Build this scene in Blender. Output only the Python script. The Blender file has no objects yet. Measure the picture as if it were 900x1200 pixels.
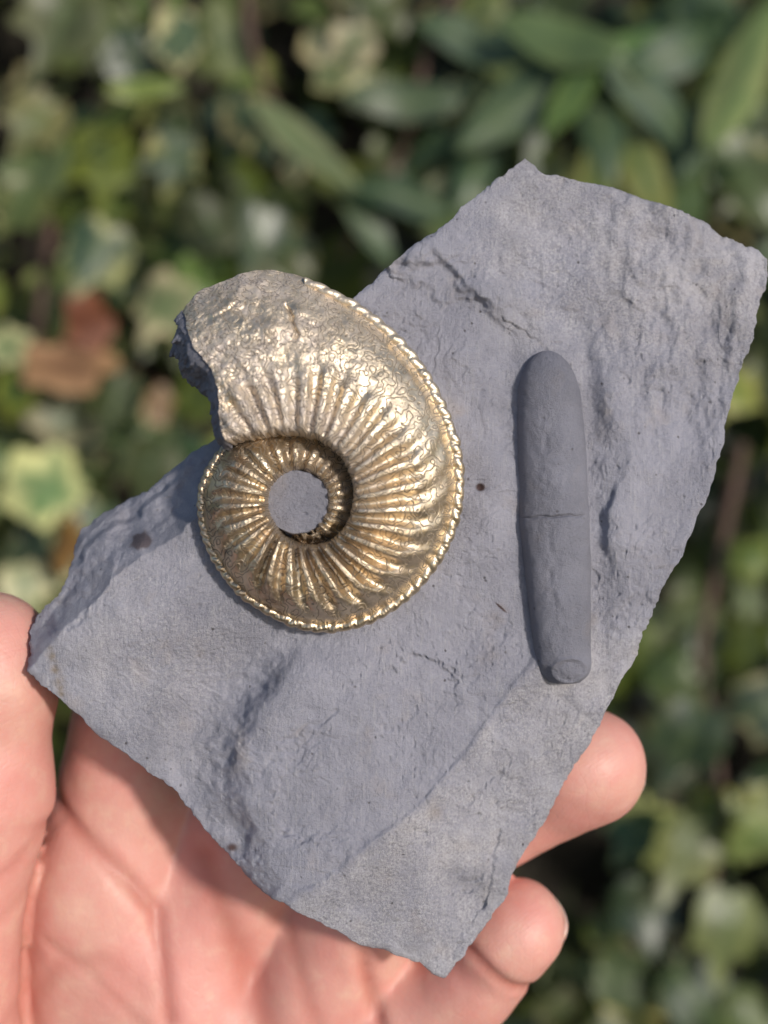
import bpy, bmesh, math, random
import numpy as np
from mathutils import Matrix, Vector, Euler

R = math.radians
scene = bpy.context.scene
COL = scene.collection

# ------------------------------------------------------------------ camera, sky, sun, exposure
PITCH = 26.0                      # the photographer looks down at the hand
DIST, FPX = 170.0, 1400.0         # mm to the slab, focal length in photo pixels
CAM_LOC = Vector((0.0, 0.0, 1.45))
cam_d = bpy.data.cameras.new('camera'); cam = bpy.data.objects.new('camera', cam_d); COL.objects.link(cam)
cam.location = CAM_LOC
cam.rotation_euler = (R(90 - PITCH), 0, 0)
cam_d.sensor_fit = 'VERTICAL'; cam_d.sensor_height = 24.0; cam_d.sensor_width = 18.0
cam_d.lens = 24.0 * FPX / 1200.0
cam_d.clip_start = 0.01; cam_d.clip_end = 200.0
cam_d.dof.use_dof = True; cam_d.dof.focus_distance = 0.168; cam_d.dof.aperture_fstop = 28.0 / 4.7
scene.camera = cam
# the working frame: origin on the slab, X right, Y up along the slab, Z out of the slab's face
FR = Matrix.Translation(CAM_LOC) @ Euler((R(90 - PITCH), 0, 0)).to_matrix().to_4x4() @ Matrix.Translation((0, 0, -DIST * 0.001))

SUN_DIR = (FR.to_3x3() @ Vector((0.55, 0.17, 0.82))).normalized()   # towards the sun
elev = math.asin(SUN_DIR.z); azim = math.atan2(SUN_DIR.x, SUN_DIR.y)
world = bpy.data.worlds.new('World'); scene.world = world; world.use_nodes = True
wn = world.node_tree.nodes; wl = world.node_tree.links
sky = wn.new('ShaderNodeTexSky'); sky.sky_type = 'NISHITA'; sky.sun_disc = False
sky.sun_elevation = elev; sky.sun_rotation = azim; sky.altitude = 100; sky.air_density = 1.0; sky.dust_density = 1.5
wl.new(sky.outputs[0], wn['Background'].inputs[0]); wn['Background'].inputs[1].default_value = 0.11
sun_d = bpy.data.lights.new('sun', 'SUN'); sun_d.energy = 3.0; sun_d.angle = R(5.0); sun_d.color = (1.0, 0.93, 0.84)
sun = bpy.data.objects.new('sun', sun_d); COL.objects.link(sun)
sun.rotation_euler = SUN_DIR.to_track_quat('Z', 'Y').to_euler()
scene.view_settings.view_transform = 'Standard'; scene.view_settings.look = 'None'
scene.view_settings.exposure = 0.12; scene.view_settings.gamma = 1.0
scene.view_settings.use_curve_mapping = False
scene.render.engine = 'CYCLES'
scene.cycles.use_denoising = True
scene.cycles.max_bounces = 6

# ------------------------------------------------------------------ helpers
def at(px, py, z=0.0):
    """photo pixel + height z (mm, towards the viewer) -> frame mm"""
    s = (DIST - z) / FPX
    return (px - 450.0) * s, (600.0 - py) * s, z

rs = np.random.RandomState(7)
PERM = rs.permutation(512).astype(np.int64)
GRAD = rs.uniform(0, 2 * np.pi, 512); GX, GY = np.cos(GRAD), np.sin(GRAD)
def pnoise(x, y, seed=0):
    x = np.asarray(x, float) + seed * 17.31; y = np.asarray(y, float) + seed * 9.77
    xi = np.floor(x).astype(np.int64); yi = np.floor(y).astype(np.int64)
    fx = x - xi; fy = y - yi
    u = fx * fx * fx * (fx * (fx * 6 - 15) + 10); v = fy * fy * fy * (fy * (fy * 6 - 15) + 10)
    def g(ix, iy, dx, dy):
        h = PERM[(PERM[ix & 511] + iy) & 511]
        return GX[h] * dx + GY[h] * dy
    a = g(xi, yi, fx, fy); b = g(xi + 1, yi, fx - 1, fy)
    c = g(xi, yi + 1, fx, fy - 1); d = g(xi + 1, yi + 1, fx - 1, fy - 1)
    return ((a + (b - a) * u) + ((c + (d - c) * u) - (a + (b - a) * u)) * v) * 1.5
def fbm(x, y, octv=5, seed=0, gain=0.5):
    s = 0; amp = 1.0
    for o in range(octv):
        c_, s_ = math.cos(0.65 * o + 0.3), math.sin(0.65 * o + 0.3); f_ = 2.0 ** o
        s = s + amp * pnoise((x * c_ - y * s_) * f_, (x * s_ + y * c_) * f_, seed + o * 3); amp *= gain
    return s
def sstep(a, b, x):
    t = np.clip((x - a) / (b - a), 0, 1); return t * t * (3 - 2 * t)
def poly_sd(X, Y, pts):
    """distance to a polyline, signed: positive to the left of travel (photo axes, y down)"""
    best = np.full(X.shape, 1e9); sg = np.ones(X.shape); par = np.zeros(X.shape)
    n = len(pts) - 1
    for i in range(n):
        (x0, y0), (x1, y1) = pts[i], pts[i + 1]
        dx, dy = x1 - x0, y1 - y0; L2 = dx * dx + dy * dy
        t = np.clip(((X - x0) * dx + (Y - y0) * dy) / L2, 0, 1)
        ex, ey = X - (x0 + t * dx), Y - (y0 + t * dy)
        d = np.hypot(ex, ey); m = d < best
        best = np.where(m, d, best); sg = np.where(m, np.sign(dx * (Y - y0) - dy * (X - x0)) * -1, sg)
        par = np.where(m, (i + t) / n, par)
    return best * np.where(sg == 0, 1, sg), par
def gauss(X, Y, cx, cy, rx, ry, rot=0):
    c, s = math.cos(R(rot)), math.sin(R(rot))
    a = (X - cx) * c + (Y - cy) * s; b = -(X - cx) * s + (Y - cy) * c
    return np.exp(-(a / rx) ** 2 - (b / ry) ** 2)
def gridfaces(nu, nv, wrap_u=False):
    i = np.arange(nu if wrap_u else nu - 1)[:, None]; j = np.arange(nv - 1)[None, :]
    i2 = (i + 1) % nu
    return np.stack([i * nv + j, i2 * nv + j, i2 * nv + j + 1, i * nv + j + 1], -1).reshape(-1, 4)
def mesh_np(name, co_mm, faces, mat, parent=None, smooth=True, flip=False):
    me = bpy.data.meshes.new(name)
    co = np.asarray(co_mm, np.float32).reshape(-1, 3) * 0.001
    faces = np.asarray(faces, np.int32)
    if flip: faces = faces[:, ::-1]
    me.vertices.add(len(co)); me.vertices.foreach_set('co', co.ravel())
    k = faces.shape[1]
    me.loops.add(faces.size); me.loops.foreach_set('vertex_index', faces.ravel())
    me.polygons.add(len(faces)); me.polygons.foreach_set('loop_start', np.arange(len(faces), dtype=np.int32) * k)
    me.update(calc_edges=True); me.validate()
    if smooth: me.polygons.foreach_set('use_smooth', np.ones(len(me.polygons), bool))
    if mat: me.materials.append(mat)
    o = bpy.data.objects.new(name, me); COL.objects.link(o)
    if parent: o.parent = parent
    return o
def attr(o, name, vals):
    a = o.data.attributes.new(name, 'FLOAT', 'POINT'); a.data.foreach_set('value', np.asarray(vals, np.float32).ravel())
def empty(name, mat):
    e = bpy.data.objects.new(name, None); COL.objects.link(e); e.empty_display_size = 0.02; e.matrix_world = mat
    return e
def tag(o, label=None, cat=None, group=None, kind=None):
    for k, v in (('label', label), ('category', cat), ('group', group), ('kind', kind)):
        if v: o[k] = v
    return o

class NT:
    """small helper to write node materials"""
    def __init__(s, name):
        s.m = bpy.data.materials.new(name); s.m.use_nodes = True
        s.t = s.m.node_tree; s.n = s.t.nodes; s.l = s.t.links; s.b = s.n['Principled BSDF']
        s.out = s.n['Material Output']
        s.tc = s.n.new('ShaderNodeTexCoord')
        s.mm = s.vmath('SCALE', s.tc.outputs['Object'], scale=1000.0)       # object space in mm
    def put(s, sock, v):
        if isinstance(v, bpy.types.NodeSocket): s.l.new(v, sock)
        else: sock.default_value = v
    def vmath(s, op, a, b=None, scale=None):
        n = s.n.new('ShaderNodeVectorMath'); n.operation = op; s.put(n.inputs[0], a)
        if b is not None: s.put(n.inputs[1], b)
        if scale is not None: n.inputs['Scale'].default_value = scale
        return n.outputs[0]
    def math(s, op, a, b=0.0, c=0.0, clamp=False):
        n = s.n.new('ShaderNodeMath'); n.operation = op; n.use_clamp = clamp
        s.put(n.inputs[0], a); s.put(n.inputs[1], b); s.put(n.inputs[2], c); return n.outputs[0]
    def noise(s, scale, detail=4, rough=0.55, vec=None, dist=0.0):
        n = s.n.new('ShaderNodeTexNoise'); n.inputs['Scale'].default_value = scale; n.inputs['Detail'].default_value = detail
        n.inputs['Roughness'].default_value = rough; n.inputs['Distortion'].default_value = dist
        s.l.new(vec if vec is not None else s.mm, n.inputs['Vector']); return n.outputs['Fac']
    def voro(s, scale, feat='F1', vec=None, rnd=1.0):
        n = s.n.new('ShaderNodeTexVoronoi'); n.feature = feat; n.inputs['Scale'].default_value = scale
        n.inputs['Randomness'].default_value = rnd
        s.l.new(vec if vec is not None else s.mm, n.inputs['Vector']); return n.outputs['Distance']
    def map(s, scale=(1, 1, 1), rot=(0, 0, 0)):
        n = s.n.new('ShaderNodeMapping'); n.inputs['Scale'].default_value = scale; n.inputs['Rotation'].default_value = rot
        s.l.new(s.mm, n.inputs['Vector']); return n.outputs[0]
    def ramp(s, f, stops, interp='LINEAR'):
        n = s.n.new('ShaderNodeValToRGB'); s.l.new(f, n.inputs[0]); e = n.color_ramp.elements; n.color_ramp.interpolation = interp
        while len(e) < len(stops): e.new(0.5)
        for k, (p, c) in enumerate(stops):
            e[k].position = p; e[k].color = (c, c, c, 1) if not hasattr(c, '__len__') else (*c, 1)
        return n.outputs[0]
    def mix(s, f, a, b, mode='MIX'):
        n = s.n.new('ShaderNodeMix'); n.data_type = 'RGBA'; n.blend_type = mode; n.clamp_factor = True
        s.put(n.inputs['Factor'], f)
        for sk, v in ((n.inputs[6], a), (n.inputs[7], b)):
            if hasattr(v, '__len__') and not isinstance(v, bpy.types.NodeSocket): v = (*v[:3], 1)
            s.put(sk, v)
        return n.outputs[2]
    def attr(s, name):
        n = s.n.new('ShaderNodeAttribute'); n.attribute_name = name; return n.outputs['Fac']
    def bump(s, h, dist, strength=1.0, prev=None):
        n = s.n.new('ShaderNodeBump'); n.inputs['Distance'].default_value = dist; n.inputs['Strength'].default_value = strength
        s.l.new(h, n.inputs['Height'])
        if prev is not None: s.l.new(prev, n.inputs['Normal'])
        return n.outputs[0]
    def set(s, **k):
        for a, v in k.items():
            nm = a.replace('_', ' ')
            sock = next(i for i in s.b.inputs if i.name.lower() == nm.lower())
            if hasattr(v, '__len__') and not isinstance(v, bpy.types.NodeSocket) and len(v) == 3 and sock.type == 'RGBA': v = (*v, 1)
            s.put(sock, v)
        return s.m

# ------------------------------------------------------------------ materials
def mat_shale(name='shale', tint=1.0, blue=0.0, scratch=0.55):
    t = NT(name)
    big = t.noise(0.045, 4, 0.6); mid = t.noise(0.35, 5, 0.65); fine = t.noise(2.6, 5, 0.75)
    c = t.mix(t.ramp(big, [(0.35, 0.0), (0.65, 1.0)]), (0.285 * tint, 0.285 * tint, 0.338 * tint), (0.345 * tint, 0.330 * tint, 0.355 * tint))
    c = t.mix(t.ramp(mid, [(0.40, 0.0), (0.72, 0.5)]), c, (0.375 * tint, 0.368 * tint, 0.41 * tint))
    c = t.mix(t.ramp(mid, [(0.25, 0.6), (0.42, 0.0)]), c, (0.235 * tint, 0.235 * tint, 0.265 * tint))
    c = t.mix(t.ramp(fine, [(0.34, 0.95), (0.50, 0.0)]), c, (0.19 * tint, 0.19 * tint, 0.21 * tint))
    c = t.mix(t.ramp(fine, [(0.51, 0.0), (0.66, 0.85)]), c, (0.46 * tint, 0.455 * tint, 0.465 * tint))
    dust = t.ramp(t.noise(0.075, 5, 0.65, vec=t.map((1, 0.7, 1), (0.9, 0.1, 0.5))), [(0.46, 0.0), (0.66, 0.55)])
    c = t.mix(dust, c, (0.43 * tint, 0.42 * tint, 0.455 * tint))
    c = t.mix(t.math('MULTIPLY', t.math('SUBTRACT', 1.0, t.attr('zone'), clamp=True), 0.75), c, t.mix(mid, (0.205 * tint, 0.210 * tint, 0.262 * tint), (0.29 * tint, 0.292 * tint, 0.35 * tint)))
    # warm mineral stains and dark specks
    warm = t.noise(0.16, 3, 0.5, vec=t.map((1, 1, 1), (0.4, 0.2, 1.0)))
    c = t.mix(t.ramp(warm, [(0.60, 0.0), (0.78, 0.35)]), c, (0.36 * tint, 0.30 * tint, 0.255 * tint))
    sp = t.voro(0.42); spn = t.noise(0.35, 2)
    spm = t.math('MULTIPLY', t.ramp(t.math('ADD', sp, t.math('MULTIPLY', fine, 0.12)), [(0.10, 1.0), (0.17, 0.0)]), t.ramp(spn, [(0.48, 0.0), (0.56, 0.8)]))
    c = t.mix(spm, c, (0.085, 0.075, 0.08))
    # pale scratches left by the preparator
    scr = t.noise(0.9, 3, 0.6, vec=t.map((3.2, 0.30, 1), (0, 0, 0.30)))
    c = t.mix(t.ramp(scr, [(0.54, 0.0), (0.70, 0.38 * scratch)]), c, (0.50, 0.49, 0.49))
    st = t.attr('stain'); c = t.mix(st, c, (0.20, 0.145, 0.075))
    nd = t.attr('nodule'); c = t.mix(nd, c, (0.075, 0.045, 0.045))
    if blue: c = t.mix(blue, c, (0.20, 0.21, 0.27))
    patch = t.ramp(t.noise(0.10, 4, 0.6, vec=t.map((1, 1, 1), (0.2, 0.7, 0.1))), [(0.36, 0.25), (0.62, 1.0)])
    h = t.math('ADD', t.math('MULTIPLY', mid, 0.6), t.math('MULTIPLY', t.math('MULTIPLY', fine, patch), 1.0))
    h = t.math('ADD', h, t.math('MULTIPLY', scr, 0.45 * scratch))
    h = t.math('SUBTRACT', h, t.math('MULTIPLY', spm, 0.35))
    h = t.math('ADD', h, t.math('MULTIPLY', t.noise(6.5, 3, 0.7), 0.45))
    nb = t.bump(h, 0.00052, 1.0)
    return t.set(Base_Color=c, Roughness=t.ramp(mid, [(0.3, 0.62), (0.7, 0.78)]), Specular_IOR_Level=0.35, Normal=nb)

def mat_pyrite(name='pyrite', dark=0.0):
    t = NT(name)
    tt, uu = t.attr('tpos'), t.attr('upos')
    grey = t.attr('tarnish'); brown = t.attr('brown')
    big = t.noise(0.13, 4, 0.6); mid = t.noise(0.9, 4, 0.6); fine = t.noise(5.0, 4, 0.65)
    gold = t.mix(t.ramp(big, [(0.35, 0.0), (0.68, 1.0)]), (0.69, 0.555, 0.38), (0.77, 0.66, 0.49))
    gold = t.mix(t.ramp(mid, [(0.45, 0.0), (0.75, 0.6)]), gold, (0.62, 0.54, 0.46))
    c = t.mix(t.math('MULTIPLY', grey, t.ramp(mid, [(0.3, 0.35), (0.65, 1.0)])), gold, (0.60, 0.53, 0.48))
    c = t.mix(t.math('MULTIPLY', brown, t.ramp(mid, [(0.3, 0.2), (0.6, 0.9)])), c, (0.36, 0.25, 0.155))
    # suture lines: folded, frilled level lines of a field that climbs along the coil
    line = t.ramp(t.math('DIVIDE', t.attr('suture'), 6.0), [(0.0, 1.0), (0.045, 0.9), (0.14, 0.0)])
    pres = t.ramp(t.noise(0.16, 3, 0.6), [(0.30, 0.55), (0.50, 1.0)])
    line = t.math('MULTIPLY', line, pres)
    # thicker etched flakes where the shell skin is gone
    etch = t.math('MULTIPLY', t.ramp(t.noise(1.1, 3, 0.7, dist=1.6), [(0.56, 0.0), (0.63, 1.0)]), t.attr('etch'))
    c = t.mix(t.math('MULTIPLY', line, 0.82), c, (0.06, 0.04, 0.03))
    c = t.mix(t.math('MULTIPLY', etch, 0.75), c, (0.20, 0.17, 0.165))
    rough = t.math('ADD', t.ramp(mid, [(0.3, 0.33), (0.7, 0.48)]), t.math('MULTIPLY', t.math('MAXIMUM', line, etch), 0.25))
    rough = t.math('ADD', rough, t.math('MULTIPLY', grey, 0.14))
    metal = t.math('SUBTRACT', 1.0, t.math('ADD', t.math('MULTIPLY', line, 0.6), t.math('MULTIPLY', grey, 0.55)), clamp=True)
    h = t.math('ADD', t.math('MULTIPLY', mid, 0.22), t.math('MULTIPLY', fine, 0.14))
    h = t.math('SUBTRACT', h, t.math('MULTIPLY', line, 0.25))
    h = t.math('SUBTRACT', h, t.math('MULTIPLY', etch, 0.55))
    return t.set(Base_Color=c, Metallic=metal, Roughness=rough, Normal=t.bump(h, 0.00022, 0.9))

def mat_skin():
    t = NT('skin')
    big = t.noise(0.045, 3, 0.5); mid = t.noise(0.22, 4, 0.6); fine = t.noise(1.6, 3, 0.6)
    c = t.mix(t.ramp(big, [(0.35, 0.0), (0.65, 1.0)]), (0.61, 0.335, 0.275), (0.63, 0.295, 0.255))
    c = t.mix(t.ramp(mid, [(0.48, 0.0), (0.70, 0.55)]), c, (0.60, 0.245, 0.212))
    c = t.mix(t.ramp(mid, [(0.28, 0.5), (0.45, 0.0)]), c, (0.67, 0.43, 0.335))
    cr = t.attr('crease_shade'); c = t.mix(t.math('MULTIPLY', cr, 0.55), c, (0.36, 0.095, 0.065))  # dark red of skin creases, plus shade painted along the thumb-palm fold
    # papillary ridges and small cross lines
    wv = t.n.new('ShaderNodeTexWave'); wv.inputs['Scale'].default_value = 0.55; wv.inputs['Distortion'].default_value = 5.0
    wv.inputs['Detail'].default_value = 1.5; wv.inputs['Detail Scale'].default_value = 0.25
    t.l.new(t.map((1, 1, 1), (0.3, 0.4, 0.9)), wv.inputs['Vector'])
    vl = t.ramp(t.voro(0.55, 'DISTANCE_TO_EDGE', vec=t.map((1, 0.55, 1), (0, 0, 0.6))), [(0.0, 0.0), (0.09, 1.0)])
    h = t.math('ADD', t.math('MULTIPLY', wv.outputs['Fac'], 0.07), t.math('MULTIPLY', vl, 0.12))
    h = t.math('ADD', h, t.math('MULTIPLY', fine, 0.35)); h = t.math('ADD', h, t.math('MULTIPLY', mid, 0.8))
    t.set(Base_Color=c, Roughness=t.ramp(fine, [(0.3, 0.42), (0.7, 0.56)]), Specular_IOR_Level=0.42,
          Normal=t.bump(h, 0.00022, 0.6), Subsurface_Weight=0.35, Subsurface_Scale=0.0018)
    t.b.inputs['Subsurface Radius'].default_value = (1.0, 0.32, 0.18)
    return t.m

def mat_nail():
    t = NT('nail')
    return t.set(Base_Color=(0.72, 0.47, 0.40), Roughness=0.28, Subsurface_Weight=0.3, Subsurface_Scale=0.002)

def mat_leaf(name, inner, outer, edge0, edge1, rough=0.42, spot=None, vein=(0.16, 0.22, 0.09), transl=0.25):
    t = NT(name)
    e = t.attr('edge'); v = t.attr('vein')
    oi = t.n.new('ShaderNodeObjectInfo'); rnd = oi.outputs['Random']
    n = t.noise(0.06, 2, 0.5, vec=t.vmath('ADD', t.mm, t.vmath('SCALE', oi.outputs['Location'], scale=3000.0)))
    f = t.math('ADD', e, t.math('MULTIPLY', t.math('SUBTRACT', n, 0.5), 2.2))
    c = t.mix(t.ramp(f, [(edge0, 0.0), (edge1, 1.0)]), inner, outer)
    hsv = t.n.new('ShaderNodeHueSaturation'); t.l.new(c, hsv.inputs['Color'])
    t.l.new(t.math('ADD', 0.475, t.math('MULTIPLY', rnd, 0.05)), hsv.inputs['Hue'])
    t.l.new(t.math('ADD', 0.8, t.math('MULTIPLY', t.math('FRACT', t.math('MULTIPLY', rnd, 7.3)), 0.35)), hsv.inputs['Saturation'])
    t.l.new(t.math('ADD', 0.55, t.math('MULTIPLY', t.math('FRACT', t.math('MULTIPLY', rnd, 13.7)), 1.05)), hsv.inputs['Value'])
    c = t.mix(t.math('MULTIPLY', v, 0.6), hsv.outputs[0], vein)
    if spot: c = t.mix(t.ramp(t.noise(0.12, 3, 0.6), [(0.55, 0.0), (0.66, 0.8)]), c, spot)
    nb = t.bump(t.math('ADD', t.math('MULTIPLY', n, 1.0), t.math('MULTIPLY', v, -0.6)), 0.0012, 0.6)
    t.set(Base_Color=c, Roughness=rough, Specular_IOR_Level=0.55, Normal=nb)
    tr = t.n.new('ShaderNodeBsdfTranslucent'); t.l.new(c, tr.inputs['Color'])
    mx = t.n.new('ShaderNodeMixShader'); mx.inputs[0].default_value = transl
    t.l.new(t.b.outputs[0], mx.inputs[1]); t.l.new(tr.outputs[0], mx.inputs[2]); t.l.new(mx.outputs[0], t.out.inputs[0])
    return t.m

def mat_plain(name, a, b, scale, rough=0.85, bump=0.002):
    t = NT(name); n = t.noise(scale, 6, 0.65)
    return t.set(Base_Color=t.mix(t.ramp(n, [(0.3, 0.0), (0.7, 1.0)]), a, b), Roughness=rough, Normal=t.bump(n, bump, 1.0))

M_SHALE = mat_shale(tint=1.13); M_MATRIX = mat_shale('matrix_shale', 0.86, 0.25)
M_BEL = mat_shale('belemnite_calcite', 0.80, 0.25, 0.12)
M_PYR = mat_pyrite(); M_SKIN = mat_skin(); M_NAIL = mat_nail()
#SECTION_SOIL
M_SOIL = mat_plain('soil', (0.012, 0.010, 0.007), (0.04, 0.032, 0.022), 0.05, 0.95, 0.01)
M_STEM = mat_plain('ivy_stem_bark', (0.06, 0.035, 0.025), (0.13, 0.08, 0.06), 0.15, 0.8, 0.001)
L_GREEN = mat_leaf('ivy_green', (0.060, 0.086, 0.022), (0.095, 0.125, 0.032), 0.3, 0.9)
L_VAR = mat_leaf('ivy_variegated', (0.045, 0.080, 0.036), (0.38, 0.36, 0.15), 0.70, 1.05)
L_CREAM = mat_leaf('ivy_cream', (0.12, 0.17, 0.07), (0.46, 0.43, 0.22), 0.35, 0.95)
L_LIME = mat_leaf('ivy_lime', (0.12, 0.18, 0.03), (0.22, 0.24, 0.05), 0.3, 0.9)
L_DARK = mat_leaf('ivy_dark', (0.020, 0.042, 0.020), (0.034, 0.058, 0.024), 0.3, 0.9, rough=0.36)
L_LONG = mat_leaf('long_leaf', (0.035, 0.070, 0.035), (0.060, 0.10, 0.040), 0.3, 0.9, rough=0.44)
L_LONGB = mat_leaf('long_leaf_bright', (0.060, 0.115, 0.028), (0.095, 0.15, 0.036), 0.3, 0.9, rough=0.38)
L_LONGY = mat_leaf('long_leaf_pale', (0.14, 0.18, 0.07), (0.22, 0.24, 0.10), 0.3, 0.9, rough=0.38)
L_DEAD = mat_leaf('dead_leaf', (0.20, 0.085, 0.035), (0.28, 0.13, 0.05), 0.3, 0.9, rough=0.55, vein=(0.10, 0.04, 0.02))

# ------------------------------------------------------------------ the fossil slab
slab = empty('fossil_specimen', FR)
tag(slab, 'angular grey shale slab with a golden ammonite and dark belemnite, held by the hand', 'fossil')

OUT = [(615,185),(640,203),(668,211),(700,217),(742,228),(778,240),(806,250),(832,264),(846,278),(868,286),(888,293),(899,302),
       (898,328),(890,365),(880,405),(862,448),(851,492),(845,530),(828,585),(806,632),(778,690),(752,745),(738,782),(716,820),
       (690,872),(655,930),(622,988),(600,1030),(575,1078),(545,1118),(522,1146),(508,1143),(492,1128),(470,1122),(448,1113),
       (424,1108),(400,1094),(376,1080),(350,1070),(334,1058),(318,1054),(296,1034),(274,1010),(250,985),(226,955),(204,925),
       (180,908),(150,885),(112,858),(76,826),(52,803),(33,786),(37,765),(34,742),(50,715),(72,690),(86,655),(96,622),(120,603),
       (155,584),(190,558),(222,535),(250,516),(300,468),(360,405),(418,346),(450,315),(485,288),(530,254),(565,222),(598,196)]
PC = (430.0, 640.0)
def resample(pts, n):
    p = np.array(pts + [pts[0]], float); d = np.hypot(*np.diff(p, axis=0).T); s = np.r_[0, np.cumsum(d)]
    q = np.linspace(0, s[-1], n, endpoint=False)
    return np.interp(q, s, p[:, 0]), np.interp(q, s, p[:, 1]), s[-1]
NT_, NR_ = 1300, 290
ox, oy, per = resample(OUT, NT_)
# rough broken edge
k = np.arange(NT_); ang = 2 * np.pi * k / NT_
nrm = np.stack([np.roll(oy, -1) - np.roll(oy, 1), np.roll(ox, 1) - np.roll(ox, -1)]); nrm /= np.hypot(*nrm) + 1e-9
jag = 3.0 * fbm(np.cos(ang) * 9, np.sin(ang) * 9, 5, 3, 0.6) + 1.3 * fbm(np.cos(ang) * 38, np.sin(ang) * 38, 3, 33, 0.7) * np.clip(0.6 + 1.5 * pnoise(np.cos(ang) * 5, np.sin(ang) * 5, 8), 0.1, 1.6)
ox0, oy0 = ox, oy
ox = ox + nrm[0] * jag; oy = oy + nrm[1] * jag

FLANK = [(20,800),(33,786),(66,748),(100,714),(132,680),(152,662),(188,641),(214,622),(236,604),(262,560),(285,500),(305,400)]
RIDGE = [(318,1075),(345,1052),(420,1000),(500,937),(545,880),(575,838),(602,803),(632,768),(700,690)]
PLATE = [(420,735),(378,752),(345,785),(308,838),(282,882),(284,915),(300,955),(318,1000),(328,1062)]
TOPST = [(420,330),(470,312),(515,300),(545,335),(566,366),(590,384)]
BEL_AX = [(640,412),(646,520),(652,620),(659,720),(664,800)]
def rock_z(X, Y):
    wx = X + 9 * fbm(X / 45, Y / 45, 3, 21); wy = Y + 9 * fbm(X / 45, Y / 45, 3, 22)
    z = -0.0075 * (X - 430) * 0.6 - 0.010 * np.maximum(0, 640 - Y) * 0.9 - 0.004 * np.maximum(0, Y - 640)
    # broad undulation
    z += 1.0 * fbm(X / 190, Y / 190, 2, 2) + 0.32 * fbm(X / 62, Y / 62, 2, 28)
    # left flank: the face breaks off and falls away
    d, _ = poly_sd(wx * .5 + X * .5, wy * .5 + Y * .5, FLANK)
    d = d; dd = np.maximum(0, d)
    fl_on = sstep(330, 270, X)
    z -= fl_on * (0.19 * np.minimum(dd, 26) + 0.075 * np.maximum(0, dd - 26) + 0.11 * np.maximum(0, dd - 58) + 1.3 * sstep(44, 52, dd + 6 * fbm(X / 30, Y / 30, 2, 37)))
    z += sstep(0, 20, dd) * (0.9 * fbm(X / 38, Y / 38, 3, 31) + 1.2 * gauss(X, Y, 120, 640, 34, 30, -30) - 1.5 * gauss(X, Y, 150, 605, 14, 30, 10))
    z += 1.1 * gauss(X, Y, 167, 634, 17, 10, -25)
    # curved step near the bottom
    d, t = poly_sd(wx * .35 + X * .65, wy * .35 + Y * .65, RIDGE)
    fade = sstep(690, 800, Y)
    right = -d
    rp, rn = np.maximum(0, right), np.maximum(0, -right)
    z += fade * (-0.030 * np.minimum(rp, 150) + 0.012 * np.maximum(0, rp - 90) - 0.017 * 95 * (1 - np.exp(-rn / 95.0)) + 1.2)
    z += fade * (0.50 + 0.2 * fbm(X / 25, Y / 25, 2, 5)) * sstep(-4, 4, right) * np.exp(-rp / 60.0)
    # raised plate with a ragged left edge, hollow beside it
    d, t = poly_sd(wx * .7 + X * .3, wy * .7 + Y * .3, PLATE)
    dn_ = d + 9 * fbm(X / 48, Y / 48, 2, 19) + 3 * fbm(X / 12, Y / 12, 2, 20)
    z += (2.3 * sstep(-38, 4, dn_) + 2.0 * sstep(-74, -30, dn_) - 0.7 * np.exp(-((dn_ + 40) / 22.0) ** 2)) * sstep(560, 300, X) * sstep(725, 800, Y)
    z -= 2.2 * gauss(X, Y, 258, 842, 40, 72, 24) + 1.0 * gauss(X, Y, 305, 790, 30, 50, 40)
    z -= 0.9 * gauss(X, Y, 300, 985, 26, 55, -14)
    z += 0.55 * gauss(X, Y, 205, 700, 90, 55, -30) + 0.45 * gauss(X, Y, 190, 850, 55, 40, 40)
    # broken ledges of the top left
    d, t = poly_sd(wx, wy, TOPST)
    z += (1.15 * sstep(-8, 7, d + 5 * fbm(X / 18, Y / 18, 2, 23)) * sstep(170, 30, d) - 0.25) * sstep(615, 570, X) * sstep(420, 380, Y)
    d, t = poly_sd(wx, wy, [(585,300),(600,350),(622,398)]); z -= 0.35 * np.exp(-(d / 5) ** 2)
    d, t = poly_sd(wx, wy, [(470,330),(520,352),(560,350),(590,372)]); z += 0.55 * sstep(-5, 5, d + 4 * fbm(X / 16, Y / 16, 2, 24)) * sstep(70, 10, d)
    # trough beside the belemnite, and the lump on its right
    d, t = poly_sd(X, Y, BEL_AX)
    a = np.abs(d); rgt = d > 0
    z -= np.where(rgt, 0.7, 0.55) * np.exp(-((a - 46) / 18.0) ** 2) * sstep(1.0, 0.85, t)
    z += np.where(rgt, 0.35, 0.15) * np.exp(-((a - 90) / 30.0) ** 2)
    lx = X + 6 * pnoise(X / 20, Y / 20, 41)
    z += 1.15 * sstep(-4, 9, lx - (702 + 0.35 * np.abs(Y - 620) - 22 * sstep(575, 520, Y) * 0)) * sstep(760, 715, X) * np.exp(-((Y - 612) / 62.0) ** 2)
    z += 1.0 * gauss(X, Y, 715, 470, 18, 40, -14) + 0.5 * gauss(X, Y, 720, 740, 24, 40, 20)
    # knobbly top right
    kr = sstep(640, 760, X) * sstep(640, 420, Y)
    z += kr * (0.85 * fbm(X / 40, Y / 62, 4, 8) + 0.25 * np.abs(pnoise(X / 22, Y / 40, 9)))
    # fissure near the tip
    d, t = poly_sd(X + 2.5 * pnoise(X / 9, Y / 9, 77), Y, [(584,975),(577,1000),(572,1040),(566,1065)]); z -= 0.55 * np.exp(-(d / 3.0) ** 2); z -= 0.35 * sstep(-3, 3, d) * sstep(40, 10, d) * sstep(0, .2, t) * sstep(1, .8, t)
    d, t = poly_sd(wx, wy, [(330,870),(362,852),(384,838),(392,830)]); z -= 0.30 * np.exp(-(d / 2.6) ** 2)
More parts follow.
